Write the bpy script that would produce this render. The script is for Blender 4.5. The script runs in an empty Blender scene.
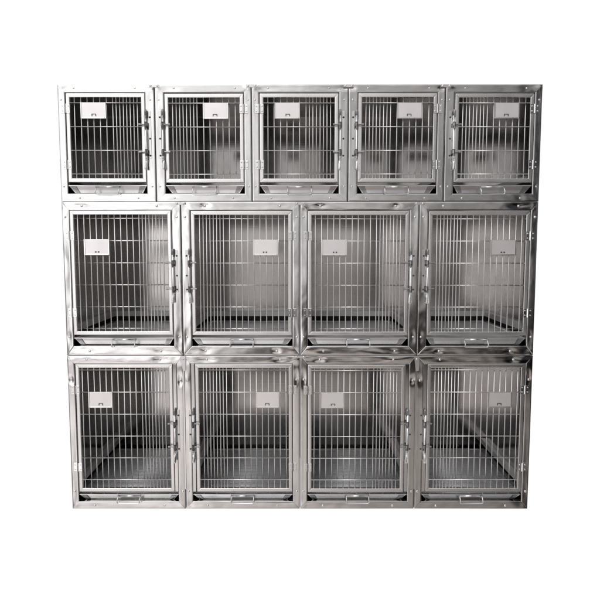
import bpy, bmesh, math, random
from mathutils import Vector, Matrix, noise
random.seed(7)
S = bpy.context.scene
C = S.collection

# ------------------------------------------------------------------ camera
F_PX, TILT, CAM_D, CAM_Z = 597.0, math.atan(55 / 597.0), 3.0, 1.371
cd = bpy.data.cameras.new('camera')
cam = bpy.data.objects.new('camera', cd); C.objects.link(cam)
cd.sensor_width = 36.0; cd.lens = F_PX / 600.0 * 36.0
cd.clip_start = 0.05; cd.clip_end = 200
cam.location = (0, -CAM_D, CAM_Z)
cam.rotation_euler = (math.pi / 2 - TILT, 0, 0)
S.camera = cam

# ------------------------------------------------------------------ world: pale studio, window side to the left
w = bpy.data.worlds.new('World'); S.world = w; w.use_nodes = True
nt = w.node_tree; nt.nodes.clear(); L = nt.links.new
out = nt.nodes.new('ShaderNodeOutputWorld'); bg = nt.nodes.new('ShaderNodeBackground')
L(bg.outputs[0], out.inputs[0])
tc = nt.nodes.new('ShaderNodeTexCoord'); sep = nt.nodes.new('ShaderNodeSeparateXYZ')
L(tc.outputs['Generated'], sep.inputs[0])
def mrange(src, a, b, lo=0.0, hi=1.0, smooth=False):
    n = nt.nodes.new('ShaderNodeMapRange'); n.clamp = True
    if smooth: n.interpolation_type = 'SMOOTHSTEP'
    n.inputs[1].default_value = a; n.inputs[2].default_value = b
    n.inputs[3].default_value = lo; n.inputs[4].default_value = hi
    L(src, n.inputs[0]); return n.outputs[0]
def ramp(src, stops):
    n = nt.nodes.new('ShaderNodeValToRGB'); cr = n.color_ramp
    while len(cr.elements) > 1: cr.elements.remove(cr.elements[-1])
    for i, (p, c) in enumerate(stops):
        e = cr.elements[0] if i == 0 else cr.elements.new(p)
        e.position = p; e.color = (*c, 1) if isinstance(c, tuple) else (c, c, c, 1)
    L(src, n.inputs[0]); return n.outputs[0]
def mix(kind, fac, a, b):
    n = nt.nodes.new('ShaderNodeMix'); n.data_type = 'RGBA'; n.blend_type = kind
    n.clamp_factor = True
    if isinstance(fac, float): n.inputs[0].default_value = fac
    else: L(fac, n.inputs[0])
    for i, v in ((6, a), (7, b)):
        if isinstance(v, tuple): n.inputs[i].default_value = (*v, 1)
        else: L(v, n.inputs[i])
    return n.outputs[2]
# room clutter warps the gradients a little
nz = nt.nodes.new('ShaderNodeTexNoise'); nz.inputs['Scale'].default_value = 3.2
nz.inputs['Detail'].default_value = 3.0
L(tc.outputs['Generated'], nz.inputs['Vector'])
def addn(src, amt):
    m = nt.nodes.new('ShaderNodeMath'); m.operation = 'MULTIPLY_ADD'
    L(nz.outputs[0], m.inputs[0]); m.inputs[1].default_value = amt
    n2 = nt.nodes.new('ShaderNodeMath'); n2.operation = 'ADD'; n2.inputs[1].default_value = -0.5 * amt
    L(src, n2.inputs[0]); L(n2.outputs[0], m.inputs[2]); return m.outputs[0]
xs = mrange(addn(sep.outputs[0], .07), -.5, .5)
zs = mrange(addn(sep.outputs[2], .06), -.5, .8)
# ramps hold half values, multiplied back afterwards
def px(x): return .5 + x
def pz(z): return (z + .5) / 1.3
def half(st): return [(p, tuple(c * .5 for c in (v if isinstance(v, tuple) else (v,) * 3))) for p, v in st]
xr = ramp(xs, half([(0.0, (.40, .39, .39)), (px(-.43), (1.0, .97, .97)), (px(-.36), (2.0, 1.95, 1.955)), (px(-.28), (1.85, 1.80, 1.80)), (px(-.165), (1.42, 1.38, 1.375)), (px(0), (.86, .835, .825)),
               (px(.165), (.55, .53, .515)), (px(.318), (.37, .354, .344)), (px(.343), (.04, .038, .04)), (px(.44), (.05, .05, .055)), (1.0, (.16, .15, .15))]))
zright = ramp(zs, half([(0.0, (.62, .58, .56)), (pz(-.36), (.80, .75, .71)), (pz(-.26), (.86, .80, .76)), (pz(-.222), (.66, .62, .59)), (pz(-.207), (.09, .08, .075)), (pz(-.12), (.06, .055, .055)),
                   (pz(-.085), (.45, .43, .42)), (pz(-.05), (.80, .77, .76)), (pz(.02), (1., 1., 1.)), (pz(.25), (.90, .90, .90)), (pz(.32), (1.3, 1.3, 1.3)), (pz(.36), (1.9, 1.9, 1.9)), (pz(.42), (1.0, 1.0, 1.0)), (pz(.6), (1.9, 1.95, 2.0)), (1.0, (1.9, 1.95, 2.0))]))
zleft = ramp(zs, half([(0.0, (.50, .48, .47)), (pz(-.30), (.74, .71, .70)), (pz(-.215), (.62, .59, .58)), (pz(-.190), (.20, .18, .175)), (pz(-.168), (.9, .88, .87)),
                  (pz(-.05), (1., 1., 1.)), (pz(.25), (1., 1., 1.)), (pz(.5), (1.5, 1.5, 1.5)), (1.0, (1.5, 1.5, 1.5))]))
side = mrange(sep.outputs[0], -.26, .02, 0, 1, True)
zr = mix('MIX', side, zleft, zright)
front = mix('MULTIPLY', 1.0, xr, zr)
n5 = nt.nodes.new('ShaderNodeTexNoise'); n5.inputs['Scale'].default_value = 7.5; n5.inputs['Detail'].default_value = 5.0
mp5 = nt.nodes.new('ShaderNodeMapping'); mp5.inputs['Scale'].default_value = (1.6, 1, .7)
L(tc.outputs['Generated'], mp5.inputs[0]); L(mp5.outputs[0], n5.inputs['Vector'])
clut = ramp(n5.outputs[0], [(.30, .52), (.42, .66), (.50, .98), (.56, .92), (.68, 1.0)])
front = mix('MULTIPLY', .8, front, clut)
front2 = mix('MULTIPLY', 1.0, front, (4.5, 4.5, 4.5))
back = mrange(sep.outputs[1], -.55, .05, 0, 1, True)     # behind the cages the studio is plain white
col = mix('MIX', back, front2, (1.06, 1.06, 1.06))
L(col, bg.inputs[0]); bg.inputs[1].default_value = 1.0

# one broad softbox, left and in front (the window side)
ld = bpy.data.lights.new('softbox', 'AREA'); ld.shape = 'RECTANGLE'; ld.size = 1.6; ld.size_y = 2.2
ld.energy = 6; ld.color = (1, .985, .97)
lo = bpy.data.objects.new('softbox', ld); C.objects.link(lo)
lo.location = (-3.6, -3.6, 2.6)
lo.rotation_euler = (Vector((-.3, 0, 1.1)) - Vector(lo.location)).to_track_quat('-Z', 'Y').to_euler()

S.view_settings.view_transform = 'Standard'; S.view_settings.look = 'None'
S.view_settings.exposure = 0; S.view_settings.gamma = 1
S.render.engine = 'CYCLES'
S.cycles.max_bounces = 14; S.cycles.glossy_bounces = 10; S.cycles.diffuse_bounces = 4
S.cycles.sample_clamp_indirect = 6

# ------------------------------------------------------------------ materials
def metal(name, base, rough, brush=None, bump=.02, smudge=.08, spread=.0):
    m = bpy.data.materials.new(name); m.use_nodes = True
    t = m.node_tree; p = t.nodes['Principled BSDF']; k = t.links.new
    p.inputs['Metallic'].default_value = 1.0
    tcn = t.nodes.new('ShaderNodeTexCoord')
    n = t.nodes.new('ShaderNodeTexNoise'); n.inputs['Scale'].default_value = 6.0; n.inputs['Detail'].default_value = 5
    k(tcn.outputs['Object'], n.inputs['Vector'])
    r = t.nodes.new('ShaderNodeMapRange'); r.inputs[1].default_value = .3; r.inputs[2].default_value = .7
    r.inputs[3].default_value = rough - smudge * .5; r.inputs[4].default_value = rough + smudge
    k(n.outputs[0], r.inputs[0]); k(r.outputs[0], p.inputs['Roughness'])
    mx = t.nodes.new('ShaderNodeMix'); mx.data_type = 'RGBA'
    mx.inputs[6].default_value = (*base, 1); mx.inputs[7].default_value = (*[c * .88 for c in base], 1)
    n3 = t.nodes.new('ShaderNodeTexNoise'); n3.inputs['Scale'].default_value = 14; n3.inputs['Detail'].default_value = 6
    k(tcn.outputs['Object'], n3.inputs['Vector']); k(n3.outputs[0], mx.inputs[0]); k(mx.outputs[2], p.inputs['Base Color'])
    if brush:
        mp = t.nodes.new('ShaderNodeMapping'); mp.inputs['Scale'].default_value = brush
        k(tcn.outputs['Object'], mp.inputs[0])
        n2 = t.nodes.new('ShaderNodeTexNoise'); n2.inputs['Scale'].default_value = 1; n2.inputs['Detail'].default_value = 3
        k(mp.outputs[0], n2.inputs['Vector'])
        b = t.nodes.new('ShaderNodeBump'); b.inputs['Strength'].default_value = bump; b.inputs['Distance'].default_value = .002
        k(n2.outputs[0], b.inputs['Height']); k(b.outputs[0], p.inputs['Normal'])
    return m
M_V = metal('brushed_steel_upright', (.652, .652, .65), .09, (420, 420, 9), .06, .11)
M_H = metal('brushed_steel_rail', (.652, .652, .65), .08, (9, 420, 420), .06, .09)
M_DOOR = metal('satin_steel', (.79, .785, .78), .24, (60, 60, 60), .03)
M_WIRE = metal('bright_wire', (.88, .87, .86), .30)
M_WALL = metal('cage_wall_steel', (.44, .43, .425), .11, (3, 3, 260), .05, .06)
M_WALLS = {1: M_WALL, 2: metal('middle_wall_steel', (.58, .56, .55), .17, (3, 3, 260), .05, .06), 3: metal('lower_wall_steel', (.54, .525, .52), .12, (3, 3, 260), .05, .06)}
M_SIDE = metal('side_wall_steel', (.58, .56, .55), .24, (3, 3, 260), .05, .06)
M_RAIL = metal('satin_rail', (.86, .855, .85), .42)
M_RAIL.node_tree.nodes['Principled BSDF'].inputs['Metallic'].default_value = .3
M_CHROME = metal('polished_chrome', (.82, .82, .82), .10, None, 0, .04)
M_LATCH = metal('cast_steel', (.70, .69, .69), .30)
M_DARKM = metal('blackened_steel', (.10, .10, .105), .35)
M_TRAY = metal('tray_steel', (.64, .635, .635), .24, (12, 300, 300), .08)
M_GRATE = metal('galvanised_grate', (.84, .855, .87), .38, None, 0, .1)
M_GRATE.node_tree.nodes['Principled BSDF'].inputs['Metallic'].default_value = .5
M_BOLT = metal('dull_steel', (.34, .335, .335), .3)
def plain(name, c, rough):
    m = bpy.data.materials.new(name); m.use_nodes = True
    t = m.node_tree; p = t.nodes['Principled BSDF']
    n = t.nodes.new('ShaderNodeTexNoise'); n.inputs['Scale'].default_value = 30
    mx = t.nodes.new('ShaderNodeMix'); mx.data_type = 'RGBA'
    mx.inputs[6].default_value = (*c, 1); mx.inputs[7].default_value = (*[v * .8 for v in c], 1)
    t.links.new(n.outputs[0], mx.inputs[0]); t.links.new(mx.outputs[2], p.inputs['Base Color'])
    p.inputs['Roughness'].default_value = rough; return m
M_SHADE = plain('gap_shade_black', (.012, .012, .013), .6)  # near-black colour painting the shade under the floor rails
M_CARD = metal('card_face', (.92, .90, .90), .34)
M_CARD.node_tree.nodes['Principled BSDF'].inputs['Metallic'].default_value = .68
M_INK = plain('dark_ink', (.05, .05, .05), .6)

# ------------------------------------------------------------------ helpers
def link(name, bm, mat, parent=None, smooth=False, loc=None):
    me = bpy.data.meshes.new(name); bm.normal_update(); bm.to_mesh(me); bm.free()
    me.materials.append(mat)
    if smooth:
        for p in me.polygons: p.use_smooth = True
    o = bpy.data.objects.new(name, me); C.objects.link(o)
    if parent: o.parent = parent
    if loc: o.location = loc
    return o
def box(bm, x0, x1, y0, y1, z0, z1, bev=0):
    g = bmesh.ops.create_cube(bm, size=1)
    for v in g['verts']:
        v.co = Vector((x0 + (v.co.x + .5) * (x1 - x0), y0 + (v.co.y + .5) * (y1 - y0), z0 + (v.co.z + .5) * (z1 - z0)))
    if bev:
        es = list({e for v in g['verts'] for e in v.link_edges})
        bmesh.ops.bevel(bm, geom=es, offset=bev, segments=2, affect='EDGES', profile=.5)
def tube(bm, pts, r, seg=8, closed=False, caps=True):
    pts = [Vector(p) for p in pts]; n = len(pts); rings = []
    rr = r if isinstance(r, (list, tuple)) else [r] * n
    prev = None
    for i, p in enumerate(pts):
        if closed: d = (pts[(i + 1) % n] - pts[i - 1])
        else: d = (pts[min(i + 1, n - 1)] - pts[max(i - 1, 0)])
        d.normalize()
        if prev is None:
            a = Vector((0, 1, 0)) if abs(d.y) < .9 else Vector((1, 0, 0))
            a = (a - d * a.dot(d)).normalized()
        else:
            a = (prev - d * prev.dot(d)).normalized()
        prev = a; b = d.cross(a)
        rings.append([bm.verts.new(p + (a * math.cos(2 * math.pi * k / seg) + b * math.sin(2 * math.pi * k / seg)) * rr[i]) for k in range(seg)])
    for i in range(n if closed else n - 1):
        A, B = rings[i], rings[(i + 1) % n]
        for k in range(seg):
            bm.faces.new((A[k], A[(k + 1) % seg], B[(k + 1) % seg], B[k]))
    if caps and not closed:
        bm.faces.new(rings[0][::-1]); bm.faces.new(rings[-1])
def dome(bm, x, y, z, r, h, seg=12, rings=4):
    """a rivet head facing -Y"""
    prof = [(r * 1.0, 0)] + [(r * math.cos(a), h * math.sin(a)) for a in [math.pi / 2 * k / rings for k in range(rings)]]
    prof[0] = (r, .001 * -1)
    rg = [[bm.verts.new((x + q * math.cos(2 * math.pi * k / seg), y - d, z + q * math.sin(2 * math.pi * k / seg))) for k in range(seg)] for q, d in prof]
    top = bm.verts.new((x, y - h, z))
    for A, B in zip(rg, rg[1:]):
        for k in range(seg): bm.faces.new((A[k], A[(k + 1) % seg], B[(k + 1) % seg], B[k]))
    for k in range(seg): bm.faces.new((rg[-1][k], rg[-1][(k + 1) % seg], top))
def dimple(x, z, dims):
    y = 0
    for dx, dz, amp, sx, sz in dims:
        q = ((x - dx) / sx) ** 2 + ((z - dz) / sz) ** 2
        if q < 9: y += amp * math.exp(-q)
    return y
def strip(bm, o0, o1, i0, i1, depth, rad, step, wav, dims=(), tilt=0.0, outret=True):
    """one mitred side of a folded sheet frame: o0-o1 outer edge, i0-i1 inner edge (x, z pairs)"""
    o0, o1, i0, i1 = map(Vector, (o0, o1, i0, i1))
    ln = (o1 - o0).length; wd = ((o0 - i0).length) / math.sqrt(2)
    ns = max(4, int(ln / step)); nw = max(6, int(wd / step))
    prof = [(0, depth), (0, rad)]
    for k in range(1, 3): a = math.pi / 2 * k / 3; prof.append((rad * (1 - math.cos(a)), rad * (1 - math.sin(a))))
    a0 = rad; a1 = wd - rad
    for k in range(nw + 1): prof.append((a0 + (a1 - a0) * k / nw, 0))
    for k in (2, 1): a = math.pi / 2 * k / 3; prof.append((wd - rad * (1 - math.cos(a)), rad * (1 - math.sin(a))))
    prof += [(wd, rad), (wd, depth)]
    sl = [0, .0012 / ln] + [k / ns for k in range(1, ns)] + [1 - .0012 / ln, 1]
    grid = []
    ph = [random.uniform(0, 6.28) for _ in range(6)]
    horiz = abs(o1.x - o0.x) > abs(o1.y - o0.y)
    for s in sl:
        e = .0001 if s in (0, 1) else 0
        row = []
        A = o0.lerp(o1, s); B = i0.lerp(i1, s)
        for wv, y in prof:
            p = A.lerp(B, wv / wd)
            yy = y + e
            if y < rad * .9:
                t = s * ln
                yy += wav * (.5 * math.sin(9 * t + ph[0]) + .3 * math.sin(23 * t + ph[1]) + .12 * math.sin(61 * t + ph[2]))
                yy += wav * .35 * math.sin(70 * wv + ph[3] + 5 * t) + tilt * (wv - wd / 2)
                yy += dimple(p.x, p.y, dims)
            row.append(bm.verts.new((p.x, yy, p.y)))
        grid.append(row)
    for a, b in zip(grid, grid[1:]):
        for k in range(len(prof) - 1):
            bm.faces.new((a[k], a[k + 1], b[k + 1], b[k]))
def fix(bm):
    bmesh.ops.recalc_face_normals(bm, faces=bm.faces)
def face_front(bm):
    """open sheets: point face normals to the viewer side where they mostly face y"""
    bm.normal_update()
    fl = [f for f in bm.faces if f.normal.y > .3]
    if len(fl) > len(bm.faces) * .4: bmesh.ops.reverse_faces(bm, faces=bm.faces)

DEPTH = .75
T = .0012
# ------------------------------------------------------------------ one cage
SCREW = {}
def screw_mesh(big):
    if big not in SCREW:
        bm = bmesh.new()
        r = .0062 if big else .0048
        dome(bm, 0, 0, 0, r, r * .62)
        me = bpy.data.meshes.new('screw'); bm.to_mesh(me); bm.free(); me.materials.append(M_CHROME)
        for p in me.polygons: p.use_smooth = True
        SCREW[big] = me
    return SCREW[big]

def make_cage(row, W, H, post, latchpost, top, bot, slot, strip_w, sparse_first, n_sparse, sp, n_dense, dp, hz, floor_h, card, lever):
    """built with the hinges at the left; mirrored for the others. origin: bottom left front corner."""
    root = bpy.data.objects.new('animal_cage', None); C.objects.link(root)
    g = .0014
    x0, x1 = g, W - g; z0, z1 = .0008, H - .0008
    ix0, ix1 = post, W - latchpost; iz0, iz1 = bot, H - top
    rad = .0028; wav = {1: .0005, 2: .0011, 3: .0009}[row]
    # screws
    sc = [(W * .17, H - top * .5), (W * .80, H - top * .5), (W * .20, bot * .45), (W * .81, bot * .45),
          (post * .45, H - .075), (W - latchpost * .45, H - .075), (post * .45, .075 + (.02 if row > 1 else 0)), (W - latchpost * .42, .075 + (.02 if row > 1 else 0))]
    if row == 3: sc[4] = (post * .5, H - .125); sc[5] = (W - latchpost * .5, H - .13)
    amp = {1: .0004, 2: .0022, 3: .0024}[row]
    dims = []
    for i, (sx, sz) in enumerate(sc):
        if row == 1 or i in (4, 5) and row == 2: a = .0004
        elif row == 3 and i in (2, 3, 6, 7): a = .0003
        else: a = amp * random.choice((-.55, .35, .7, 1.1, 1.3)) * random.uniform(.7, 1.15)
        hz_ = i < 4
        dims.append((sx, sz, a, .030 * random.uniform(.6, 1.4) if hz_ else .012, .012 * random.uniform(.8, 1.2) if hz_ else .028 * random.uniform(.6, 1.3)))
    mr = .0055
    O = [(x0, z0), (x1, z0), (x1, z1), (x0, z1)]; I = [(ix0, iz0), (ix1, iz0), (ix1, iz1), (ix0, iz1)]
    # mitres are not at 45 degrees when widths differ: strip() only needs the corner pairs
    def st(bm, a, b):
        wd = {(0, 1): iz0 - z0, (1, 2): x1 - ix1, (2, 3): z1 - iz1, (3, 0): ix0 - x0}[(a, b)]
        # the profile is laid between outer and inner edge; emulate its width
        o0, o1, i0, i1 = map(Vector, (O[a], O[b], I[a], I[b]))
        _strip(bm, o0, o1, i0, i1, wd)
    def _strip(bm, o0, o1, i0, i1, wd):
        k = wd * math.sqrt(2) / (o0 - i0).length
        strip_w2(bm, o0, o1, i0, i1, wd)
    def strip_w2(bm, o0, o1, i0, i1, wd):
        ln = (o1 - o0).length
        step = mr
        ns = int(ln / step); nw = max(6, int(wd / step))
        prof = [(0, .022), (0, rad)]
        for k in range(1, 3): a = math.pi / 2 * k / 3; prof.append((rad * (1 - math.cos(a)), rad * (1 - math.sin(a))))
        for k in range(nw + 1): prof.append((rad + (wd - 2 * rad) * k / nw, 0))
        for k in (2, 1): a = math.pi / 2 * k / 3; prof.append((wd - rad * (1 - math.cos(a)), rad * (1 - math.sin(a))))
        prof += [(wd, rad), (wd, .022)]
        sl = [0, .0014 / ln] + [k / ns for k in range(1, ns)] + [1 - .0014 / ln, 1]
        ph = [random.uniform(0, 6.28) for _ in range(6)]; tl = random.uniform(-.006, .006)
        grid = []
        for s in sl:
            e = {1: .0, 2: .0005 if min(A_.y for A_ in ((o0, o1)[s > .5],)) < H / 2 else .0001, 3: .0001}[row] if s in (0, 1) else 0
            A = o0.lerp(o1, s); B = i0.lerp(i1, s); rw = []; t = s * ln
            for wv, y in prof:
                p = A.lerp(B, wv / wd); yy = y + e
                if y < rad * .9:
                    yy += wav * (.5 * math.sin(8 * t + ph[0]) + .25 * math.sin(21 * t + ph[1]) + .08 * math.sin(55 * t + ph[2]))
                    yy += wav * (.22 if row == 1 else .45) * math.sin(75 * wv + ph[3] + 4 * t) + tl * (wv - wd / 2)
                    yy += dimple(p.x, p.y, dims)
                    edge = 1.0 + 1.3 * math.exp(-min(t, ln - t) / .05)
                    yy += wav * edge * (.35 if row == 3 and ln > .7 else .7) * (.9 * noise.noise(Vector((t * 9, wv * 24, ph[4] * 7))) + .28 * noise.noise(Vector((t * 26, wv * 50, ph[5] * 7))))
                rw.append(bm.verts.new((p.x, yy, p.y)))
            grid.append(rw)
        for a, b in zip(grid, grid[1:]):
            for k in range(len(prof) - 1): bm.faces.new((a[k], a[k + 1], b[k + 1], b[k]))
    if row == 1:
        for qx in (x0 + .012, x1 - .012): dims.append((qx, z1 - .016, random.choice((-1, 1)) * random.uniform(.002, .0032), .022, .010))
    else:
        for qx in (x0 + .016, x1 - .016):
            for qz in (z0 + .02, z1 - .02): dims.append((qx, qz, random.uniform(-.0016, .0016), .018, .018))
    sides = []
    for nm, (a, b), mt in (('frame_upright', (3, 0), M_V), ('frame_upright', (1, 2), M_V), ('frame_rail', (0, 1), M_H), ('frame_rail', (2, 3), M_H)):
        bm = bmesh.new(); st(bm, a, b); face_front(bm); sides.append(link(nm, bm, mt, root, True))
    if strip_w:   # extra filler upright beside the door, above the tray slot
        bm = bmesh.new(); box(bm, ix1 - strip_w, ix1 - .0006, .0012, .022, iz0 + slot + .001, iz1 - .0006, .0012)
        fix(bm); link('filler_strip', bm, M_V, root)
    for i, (sx, sz) in enumerate(sc):
        o = bpy.data.objects.new('screw', screw_mesh(row > 1)); C.objects.link(o)
        o.parent = sides[3] if i < 2 else sides[2] if i < 4 else sides[0] if i in (4, 6) else sides[1]
        o.location = (sx, dimple(sx, sz, dims) - .0002, sz)
    # body
    def sheet(nm, org, u, v, nrm, amp_):
        """a thin panel with the slight swell of folded sheet metal"""
        bm = bmesh.new(); n = 14; org, u, v, nrm = map(Vector, (org, u, v, nrm)); g_ = []
        pa, pb = random.uniform(0, 6), random.uniform(0, 6)
        for i in range(n + 1):
            g_.append([bm.verts.new(org + u * (i / n) + v * (j / n) + nrm * (amp_ * math.sin(math.pi * i / n) * math.sin(math.pi * j / n) * (1 + .35 * math.sin(6 * i / n + pa) + .35 * math.sin(7 * j / n + pb)))) for j in range(n + 1)])
        for i in range(n):
            for j in range(n): bm.faces.new((g_[i][j], g_[i + 1][j], g_[i + 1][j + 1], g_[i][j + 1]))
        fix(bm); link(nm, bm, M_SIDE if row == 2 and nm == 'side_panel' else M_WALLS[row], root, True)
    X0, X1, Z0, Z1 = x0, x1, z0, z1; x0, x1 = .0003, W - .0003; z0, z1 = .0003, H - .0003
    e = .0012; sw = {1: .002, 2: .004, 3: .003}[row]
    sheet('side_panel', (x0 + .0006, .0225, z0), (0, DEPTH - .0223, 0), (0, 0, z1 - z0), (1, 0, 0), .002)
    sheet('side_panel', (x1 - .0006, .0225, z0), (0, DEPTH - .0223, 0), (0, 0, z1 - z0), (-1, 0, 0), .002)
    sheet('top_panel', (x0 + .0006, .0223, z1 - e), (x1 - x0 - .0012, 0, 0), (0, DEPTH - .0223, 0), (0, 0, -1), .002)
    sheet('bottom_panel', (x0 + .0006, .0223, z0 + e), (x1 - x0 - .0012, 0, 0), (0, DEPTH - .0223, 0), (0, 0, 1), .001)
    sheet('back_panel', (x0, DEPTH + .0003, z0), (x1 - x0, 0, 0), (0, 0, z1 - z0), (0, -1, 0), sw)
    # soft swell of the back wall is left to the bump; rails, dark gap strip and grate
    fz = iz0 + slot - .012 + floor_h                     # grate level
    rz0, rz1 = fz + .030, fz + .062; rw_ = .014 if row == 1 else .027
    for b in ((x0 + T + .0003, x0 + rw_, .03, DEPTH - .015, rz0, rz1), (x1 - rw_, x1 - T - .0003, .03, DEPTH - .015, rz0, rz1),
              (x0 + T + .0003, x1 - T - .0003, DEPTH - .0148, DEPTH - .0003, rz0, rz1))[:3 if row < 3 else 2]:
        bm = bmesh.new(); box(bm, *b, bev=.0015); fix(bm); link('floor_rail', bm, M_RAIL, root)
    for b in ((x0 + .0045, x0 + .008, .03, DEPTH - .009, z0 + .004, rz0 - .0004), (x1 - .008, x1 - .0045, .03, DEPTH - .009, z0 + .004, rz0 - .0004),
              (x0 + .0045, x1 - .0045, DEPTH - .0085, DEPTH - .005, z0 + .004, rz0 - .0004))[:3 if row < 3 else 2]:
        bm = bmesh.new(); box(bm, *b); fix(bm); link('shade_strip', bm, M_SHADE, root)  # black strips stand in for the shaded gap below the rails
    # floor grate
    bm = bmesh.new()
    yy = .032; k = 0
    while row == 2 and yy < DEPTH - .03:      # flat ribs close together
        box(bm, x0 + .012, x1 - .012, yy - .0065, yy + .0065, fz - .001, fz + .0012); yy += .0150
    while yy < DEPTH - .03:
        tube(bm, [(x0 + .012, yy, fz), (x1 - .012, yy, fz)], (.0038 if row == 2 else .0026), 6); yy += (.0105 if row == 2 else .0150)
    nx = 9
    for i in range(nx):
        xx = x0 + .02 + (W - .04) * i / (nx - 1)
        tube(bm, [(xx, .03, fz - .0058), (xx, DEPTH - .03, fz - .0058)], .0028, 6)
    fix(bm); link('floor_grate', bm, M_GRATE if row == 2 else M_GRATE, root, row != 2)
    x0, x1, z0, z1 = X0, X1, Z0, Z1
    # tray: flared pan under the grate
    bm = bmesh.new()
    tx0, tx1 = ix0 + .004, ix1 - .004; inset = .030
    tz0 = iz0 - .006; tz1 = iz0 + slot - .016
    yf, yb = .007, DEPTH - .06
    V = lambda x, y, z: bm.verts.new((x, y, z))
    topv = [V(tx0, yf, tz1), V(tx1, yf, tz1), V(tx1, yb, tz1), V(tx0, yb, tz1)]
    botv = [V(tx0 + inset, yf + .024, tz0), V(tx1 - inset, yf + .024, tz0), V(tx1 - inset, yb - .03, tz0), V(tx0 + inset, yb - .03, tz0)]
    for i in range(4): bm.faces.new((topv[i], topv[(i + 1) % 4], botv[(i + 1) % 4], botv[i]))
    bm.faces.new(botv)
    fix(bm)
    bmesh.ops.solidify(bm, geom=bm.faces[:], thickness=.0012)
    tube(bm, [(tx0, yf, tz1), (tx1, yf, tz1), (tx1, yb, tz1), (tx0, yb, tz1)], .0026, 6, closed=True)
    # folded corner gussets
    for s, xc in ((1, tx0), (-1, tx1)):
        a = [(xc + s * .004, yf - .002, tz1 - .004), (xc + s * .034, yf - .002, tz1 - .004), (xc + s * .050, yf + .019, tz0 + .004), (xc + s * .0335, yf + .019, tz0 + .004)]
        f = bm.faces.new([bm.verts.new(p) for p in a])
        bmesh.ops.solidify(bm, geom=[f], thickness=.0008)
    tray = link('waste_tray', bm, M_TRAY, root)
    # handle: wire loop with a turned plate
    hc = (ix0 + ix1) / 2 + .002; hw = .058
    bm = bmesh.new()
    hz1 = tz1 - .006; hz0 = iz0 - .004; yh0, yh1 = yf - .002, -.016
    pts = [(hc - hw, yf + .004, hz1), (hc - hw, yh0 - .004, hz1 + .001), (hc - hw, yh1 - .004, hz0 + .012), (hc - hw, yh1, hz0 + .003), (hc - hw + .006, yh1, hz0)]
    pts2 = [(2 * hc - p[0], p[1], p[2]) for p in pts][::-1]
    tube(bm, pts + pts2, .0028, 8)
    tube(bm, [(hc - hw, yf - .005, hz1), (hc + hw, yf - .005, hz1)], (.0034 if row == 1 else .0048), 8)
    fix(bm); link('tray_handle', bm, M_CHROME, tray, True)
    # door
    c = .0022
    dx0, dx1 = ix0 + c, ix1 - strip_w - c; dz0, dz1 = iz0 + slot, iz1 - c - (.002 if row == 1 else .001)
    dw = .0195; jx0, jx1, jz0, jz1 = dx0 + dw, dx1 - dw, dz0 + dw, dz1 - dw
    bm = bmesh.new()
    for a, b, p, q in (((dx0, dz0), (dx1, dz0), (jx0, jz0), (jx1, jz0)), ((dx1, dz0), (dx1, dz1), (jx1, jz0), (jx1, jz1)),
                       ((dx1, dz1), (dx0, dz1), (jx1, jz1), (jx0, jz1)), ((dx0, dz1), (dx0, dz0), (jx0, jz1), (jx0, jz0))):
        strip(bm, a, b, p, q, .016, .003, .012, .0003, (), random.uniform(-.008, .008))
    for v in bm.verts: v.co.y += .0005
    face_front(bm)
    door = link('door', bm, M_DOOR, root, True)
    bm = bmesh.new()
    wy = .0075
    xsn = [jx0 + sparse_first + sp * i for i in range(n_sparse + 1)]
    xsn += [xsn[-1] + dp * (i + 1) for i in range(n_dense)]
    for xx in xsn:
        j = random.uniform(-.0009, .0009)
        tube(bm, [(xx + j, wy, jz0 - .004), (xx + random.uniform(-.0009, .0009), wy, (jz0 + jz1) / 2), (xx - j, wy, jz1 + .004)], .0028, 8)
    zs_ = []
    for i in range(hz[0]):
        zz = dz1 - hz[1] - hz[2] * i; zs_.append(zz)
        tube(bm, [(jx0 - .004, wy + (.0045 if row == 2 else -.0045), zz), (jx1 + .004, wy + (.0045 if row == 2 else -.0045), zz)], (.0027 if row == 2 else .0022), 8)
    fix(bm); link('wire_grid', bm, M_WIRE, door, True)
    # hinges: two leaves each with a knuckle
    hzs = {1: (H - .118, .205), 2: (H - .160, .235), 3: (H - .178, .215)}[row]
    if row == 1: hzs = (H - .118, H - .388)
    if row == 2: hzs = (H - .168, H - .555)
    if row == 3: hzs = (H - .178, H - .585)
    for hzz in hzs:
        bm = bmesh.new(); xc = dx0 - .001
        for s in (-1, 1):
            box(bm, min(xc + s * .0045, xc + s * .021), max(xc + s * .0045, xc + s * .021), -.0036, -.0012, hzz - .022, hzz + .022, .0008)
            for q in (-1, 1): dome(bm, xc + s * .0135, -.0034, hzz + q * .012, .0040, .0022, 10, 3)
        tube(bm, [(xc, -.004, hzz - .022), (xc, -.004, hzz + .022)], .0046, 10)
        for q in (-.5, .5): tube(bm, [(xc, -.004, hzz + q * .022 - .0008), (xc, -.004, hzz + q * .022 + .0008)], .0052, 10)
        fix(bm); link('hinge', bm, M_CHROME, door, False)
    # card holder, near the hinge side
    cx, cz = jx0 + card[0], card[1]
    hwid, hhgt = card[2], card[3]
    bm = bmesh.new()
    box(bm, cx, cx + hwid, -.0055, -.0040, cz - hhgt, cz, .0006)
    for b in ((cx, cx + .006, -.0085, -.0057, cz - hhgt, cz), (cx + hwid - .006, cx + hwid, -.0085, -.0057, cz - hhgt, cz), (cx + .0065, cx + hwid - .0065, -.0085, -.0057, cz - hhgt, cz - hhgt + .006)):
        box(bm, *b, bev=.0008)
    fix(bm); ch = link('card_holder', bm, M_CHROME, door)
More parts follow.
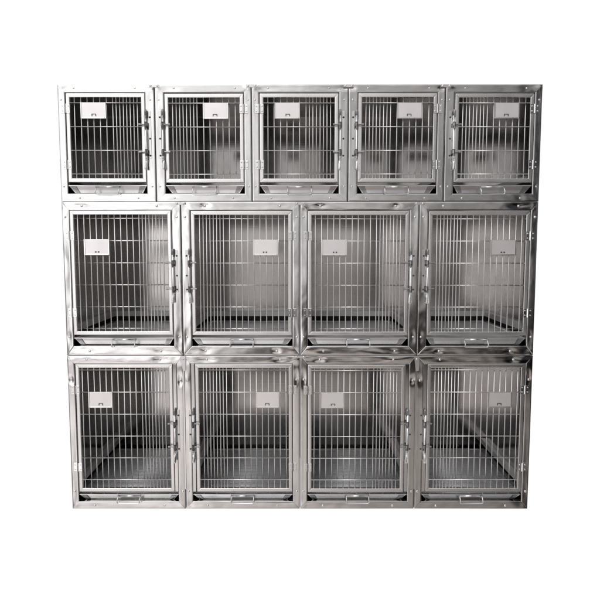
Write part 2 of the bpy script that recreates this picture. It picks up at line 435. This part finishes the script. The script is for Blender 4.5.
    bm = bmesh.new(); box(bm, cx + .0066, cx + hwid - .0066, -.0068, -.0057, cz - hhgt + .0065, cz - .002); fix(bm); link('card', bm, M_CARD, ch)
    bm = bmesh.new(); mx_ = cx + hwid * .52; mz = cz - hhgt + .012
    if row == 2:
        for q in (-1, 1): box(bm, mx_ + q * .007 - .0034, mx_ + q * .007 + .0034, -.0092, -.0070, mz, mz + .0065)
    else:
        for bb in ((mx_ - .011, mx_ + .011, mz + .008, mz + .0105), (mx_ - .011, mx_ - .0075, mz, mz + .0079), (mx_ + .0075, mx_ + .011, mz, mz + .0079)):
            box(bm, bb[0], bb[1], -.0092, -.0070, bb[2], bb[3])
    fix(bm); link('finger_tab', bm, M_DARKM, ch)
    # latch on the latch-side upright
    lt, lb, b1, b2 = lever                                 # top, bottom, upper and lower bolt heights
    lx = ix1 + (.006 if row < 3 else -.008) + random.uniform(-.0015, .0015); lean = random.uniform(-.004, .004)
    bm = bmesh.new(); px_ = lx + .016
    box(bm, px_ - .006, px_ + .006, -.0024, -.0004, lb + .05, lt - .005, .0006)
    fix(bm); latch = link('latch', bm, M_LATCH, root)
    for zz in (lt - .035, (b1 + b2) / 2, lb + .065):
        bm = bmesh.new(); dome(bm, px_, -.0022, zz, .0050, .004); fix(bm); link('rivet', bm, M_DARKM, latch, True)
    bm = bmesh.new()
    tube(bm, [(lx + lean, -.016, lt - .030), (lx, -.016, lb + .055), (lx, -.017, lb + .04)], .0058, 12)
    # flared foot
    vs = []
    for z_, hw_, y_ in ((lb + .05, .0055, -.017), (lb + .022, .0065, -.0175), (lb + .002, .0078, -.0195), (lb - .004, .0066, -.0205)):
        vs.append([bm.verts.new((lx + a * hw_ - (.003 if z_ < lb + .03 else 0), y_ + b * .0025, z_)) for a, b in ((-1, -1), (1, -1), (1, 1), (-1, 1))])
    for A, B in zip(vs, vs[1:]):
        for k in range(4): bm.faces.new((A[k], A[(k + 1) % 4], B[(k + 1) % 4], B[k]))
    bm.faces.new(vs[-1]); bm.faces.new(vs[0][::-1])
    fix(bm); link('lever', bm, M_CHROME, latch, True)
    bm = bmesh.new()
    tube(bm, [(lx - .001, -.015, lt - .036), (lx - .001, -.015, lt - .008), (lx - .001, -.014, lt)], [.0062, .0066, .0045], 12)
    fix(bm); link('grip', bm, M_BOLT, latch, True)
    for zz in (b1, b2):
        bm = bmesh.new()
        tube(bm, [(lx + .008, -.017, zz), (lx - .034, -.017, zz)], .0033, 8)
        tube(bm, [(lx - .026, -.017, zz), (lx - .036, -.017, zz)], .0052, 10)
        tube(bm, [(lx, -.016, zz - .008), (lx, -.016, zz + .008)], .0085, 10)
        tube(bm, [(lx - .001, -.020, zz - .020), (lx - .001, -.020, zz - .010)], .0060, 8)
        tube(bm, [(lx - .031, -.017, zz), (lx - .031, .001, zz)], .0030, 8)
        fix(bm); link('bolt', bm, M_BOLT, latch, False)
        bm = bmesh.new()
        tube(bm, [(lx, -.017, zz - .016), (lx, -.017, zz - .0085)], .0072, 10)
        tube(bm, [(lx, -.017, zz + .0085), (lx, -.017, zz + .012)], .0072, 10)
        fix(bm); link('spring_collar', bm, M_DARKM, latch, True)
    return root

MIRR = {}
def copy_tree(o, mirror_w=None, parent=None):
    c = o.copy(); C.objects.link(c); c.parent = parent
    if o.data and mirror_w is not None:
        key = (o.data.name, mirror_w)
        if key not in MIRR:
            me = o.data.copy()
            W_ = mirror_w if (o.location.x == 0 and o.name.split('.')[0] != 'screw') else 0
            me.transform(Matrix(((-1, 0, 0, W_), (0, 1, 0, 0), (0, 0, 1, 0), (0, 0, 0, 1)))); me.flip_normals()
            MIRR[key] = me
        c.data = MIRR[key]
    if mirror_w is not None and o.name.split('.')[0] == 'screw':
        c.location.x = mirror_w - o.location.x
    for ch in list(o.children): copy_tree(ch, mirror_w, c)
    return c

XL = -1.188
ROWS = {
    1: dict(z=1.585, n=5, W=2.376 / 5, H=.569, mir=[0, 1, 0, 1, 1], args=dict(post=.037, latchpost=.046, top=.040, bot=.040, slot=.055, strip_w=0,
            sparse_first=.021, n_sparse=6, sp=.0313, n_dense=7, dp=.0172, hz=(4, .0455, .1145), floor_h=0, card=(.055, .569 - .090, .124, .077),
            lever=(.445, .160, .373, .241))),
    2: dict(z=.811, n=4, W=.594, H=.774, mir=[0, 1, 0, 1], args=dict(post=.038, latchpost=.046, top=.042, bot=.049, slot=.055, strip_w=0,
            sparse_first=.018, n_sparse=10, sp=.0306, n_dense=7, dp=.0170, hz=(6, .0375, .1110), floor_h=-.008, card=(.050, .774 - .187, .126, .078),
            lever=(.541, .272, .472, .342))),
    3: dict(z=0.0, n=4, W=.594, H=.811, mir=[0, 1, 0, 1], args=dict(post=.037, latchpost=.037, top=.043, bot=.041, slot=.051, strip_w=.018,
            sparse_first=.013, n_sparse=10, sp=.0305, n_dense=7, dp=.0170, hz=(6, .030, .1155), floor_h=-.004, card=(.046, .811 - .190, .122, .080),
            lever=(.535, .258, .460, .339))),
}
ORD = ['leftmost', 'second from left', 'middle one', 'second from right', 'rightmost']
RN = {1: 'small', 2: 'tall', 3: 'tallest'}
for row, R in ROWS.items():
    W, H = R['W'], R['H']
    src = None; srcm = None
    for i in range(R['n']):
        m = R['mir'][i]
        # each cage is built afresh where it stands so that its sheet warps are its own
        root = make_cage(row, W, H, **R['args'])
        if m:
            r2 = copy_tree(root, W)
            def wipe(o):
                for ch in list(o.children): wipe(ch)
                bpy.data.objects.remove(o, do_unlink=True)
            wipe(root); root = r2; MIRR.clear()
        root.location = (XL + W * i, 0, R['z'])
        rowname = {1: 'top', 2: 'middle', 3: 'bottom'}[row]
        pos = (ORD if R['n'] == 5 else ['leftmost', 'second from left', 'second from right', 'rightmost'])[i]
        hinge = 'door hinged on the right' if m else 'door hinged on the left'
        kind = {1: 'small square steel cage', 2: 'upright steel cage', 3: 'tall steel cage'}[row]
        root['label'] = f'{kind}, {pos} in {rowname} row, {hinge}'
        root['category'] = 'cage'
        for ch in root.children:
            if ch.name.startswith('door'):
                ch.location.z = random.uniform(-.0012, .0012); ch.location.x = random.uniform(-.0006, .0006)
                ch.rotation_euler = (random.uniform(-.0025, .0025), random.uniform(-.0012, .0012), 0)
        root['group'] = f'stainless steel animal cages in the {rowname} row'

# canonical names without leftovers from the wiped prototypes
names = {}
for o in C.objects:
    if o.type in ('MESH', 'EMPTY'): names.setdefault(o.name.split('.')[0], []).append(o)
for k, l in names.items():
    for i, o in enumerate(l): o.name = 'tmp_%s_%d' % (k, i)
for k, l in names.items():
    for i, o in enumerate(l): o.name = k if i == 0 else '%s.%03d' % (k, i)

# ------------------------------------------------------------------ plates that bolt the cages together
def plate(cx, cz, w_, h_, label, group, vertical=False):
    bm = bmesh.new(); box(bm, -w_ / 2, w_ / 2, -.0022, 0, -h_ / 2, h_ / 2, .0009)
    if vertical:
        for v in bm.verts:
            if v.co.z < -h_ * .2: v.co.x *= .55; v.co.x += .004
    fix(bm)
    o = link('joining_plate', bm, M_LATCH, None, False, (cx, -.0028, cz))
    o['label'] = label; o['category'] = 'bracket'; o['group'] = group
    for s in ((-1, 1) if not vertical else (0,)):
        b = bmesh.new(); dome(b, s * w_ * .33, -.0021, (h_ * .28 if vertical else 0), .0058, .0045); link('bolt_head', b, M_CHROME, o, True)
tops = ['leftmost', 'second from the left', 'third from the left', 'rightmost']
for i in range(1, 5):
    plate(XL + .4752 * i, 2.154 - .010, .050, .015, f'small flat steel plate on the top edge, {tops[i-1]} of four', 'plates on the top edge')
for i, nm in ((1, 'left'), (2, 'centre'), (3, 'right')):
    plate(XL + .594 * i, 1.585 - .009, .050, .013, f'small two-bolt plate directly under the top row, at the {nm} seam', 'plates under the top row')
plate(XL + .594 * 2, .811 - .006, .058, .012, 'small flat plate with two bolts at the crossing in the centre of the cages', 'plates above the bottom row')
for i, nm in ((1, 'left'), (3, 'right')):
    bm = bmesh.new(); box(bm, -.0045, .0045, -.003, 0, 0, .660, .0008); fix(bm)
    o = link('seam_strip', bm, M_V, None, False, (XL + .594 * i, -.0015, .108))
    o['label'] = f'long narrow steel strip covering the {nm} seam of the bottom row'; o['category'] = 'trim strip'; o['group'] = 'strips over the bottom row seams'
    plate(XL + .594 * i, .811 - .040, .026, .078, f'upright tapered steel strap atop the bottom row, {nm} of the two', 'straps above the bottom row', True)
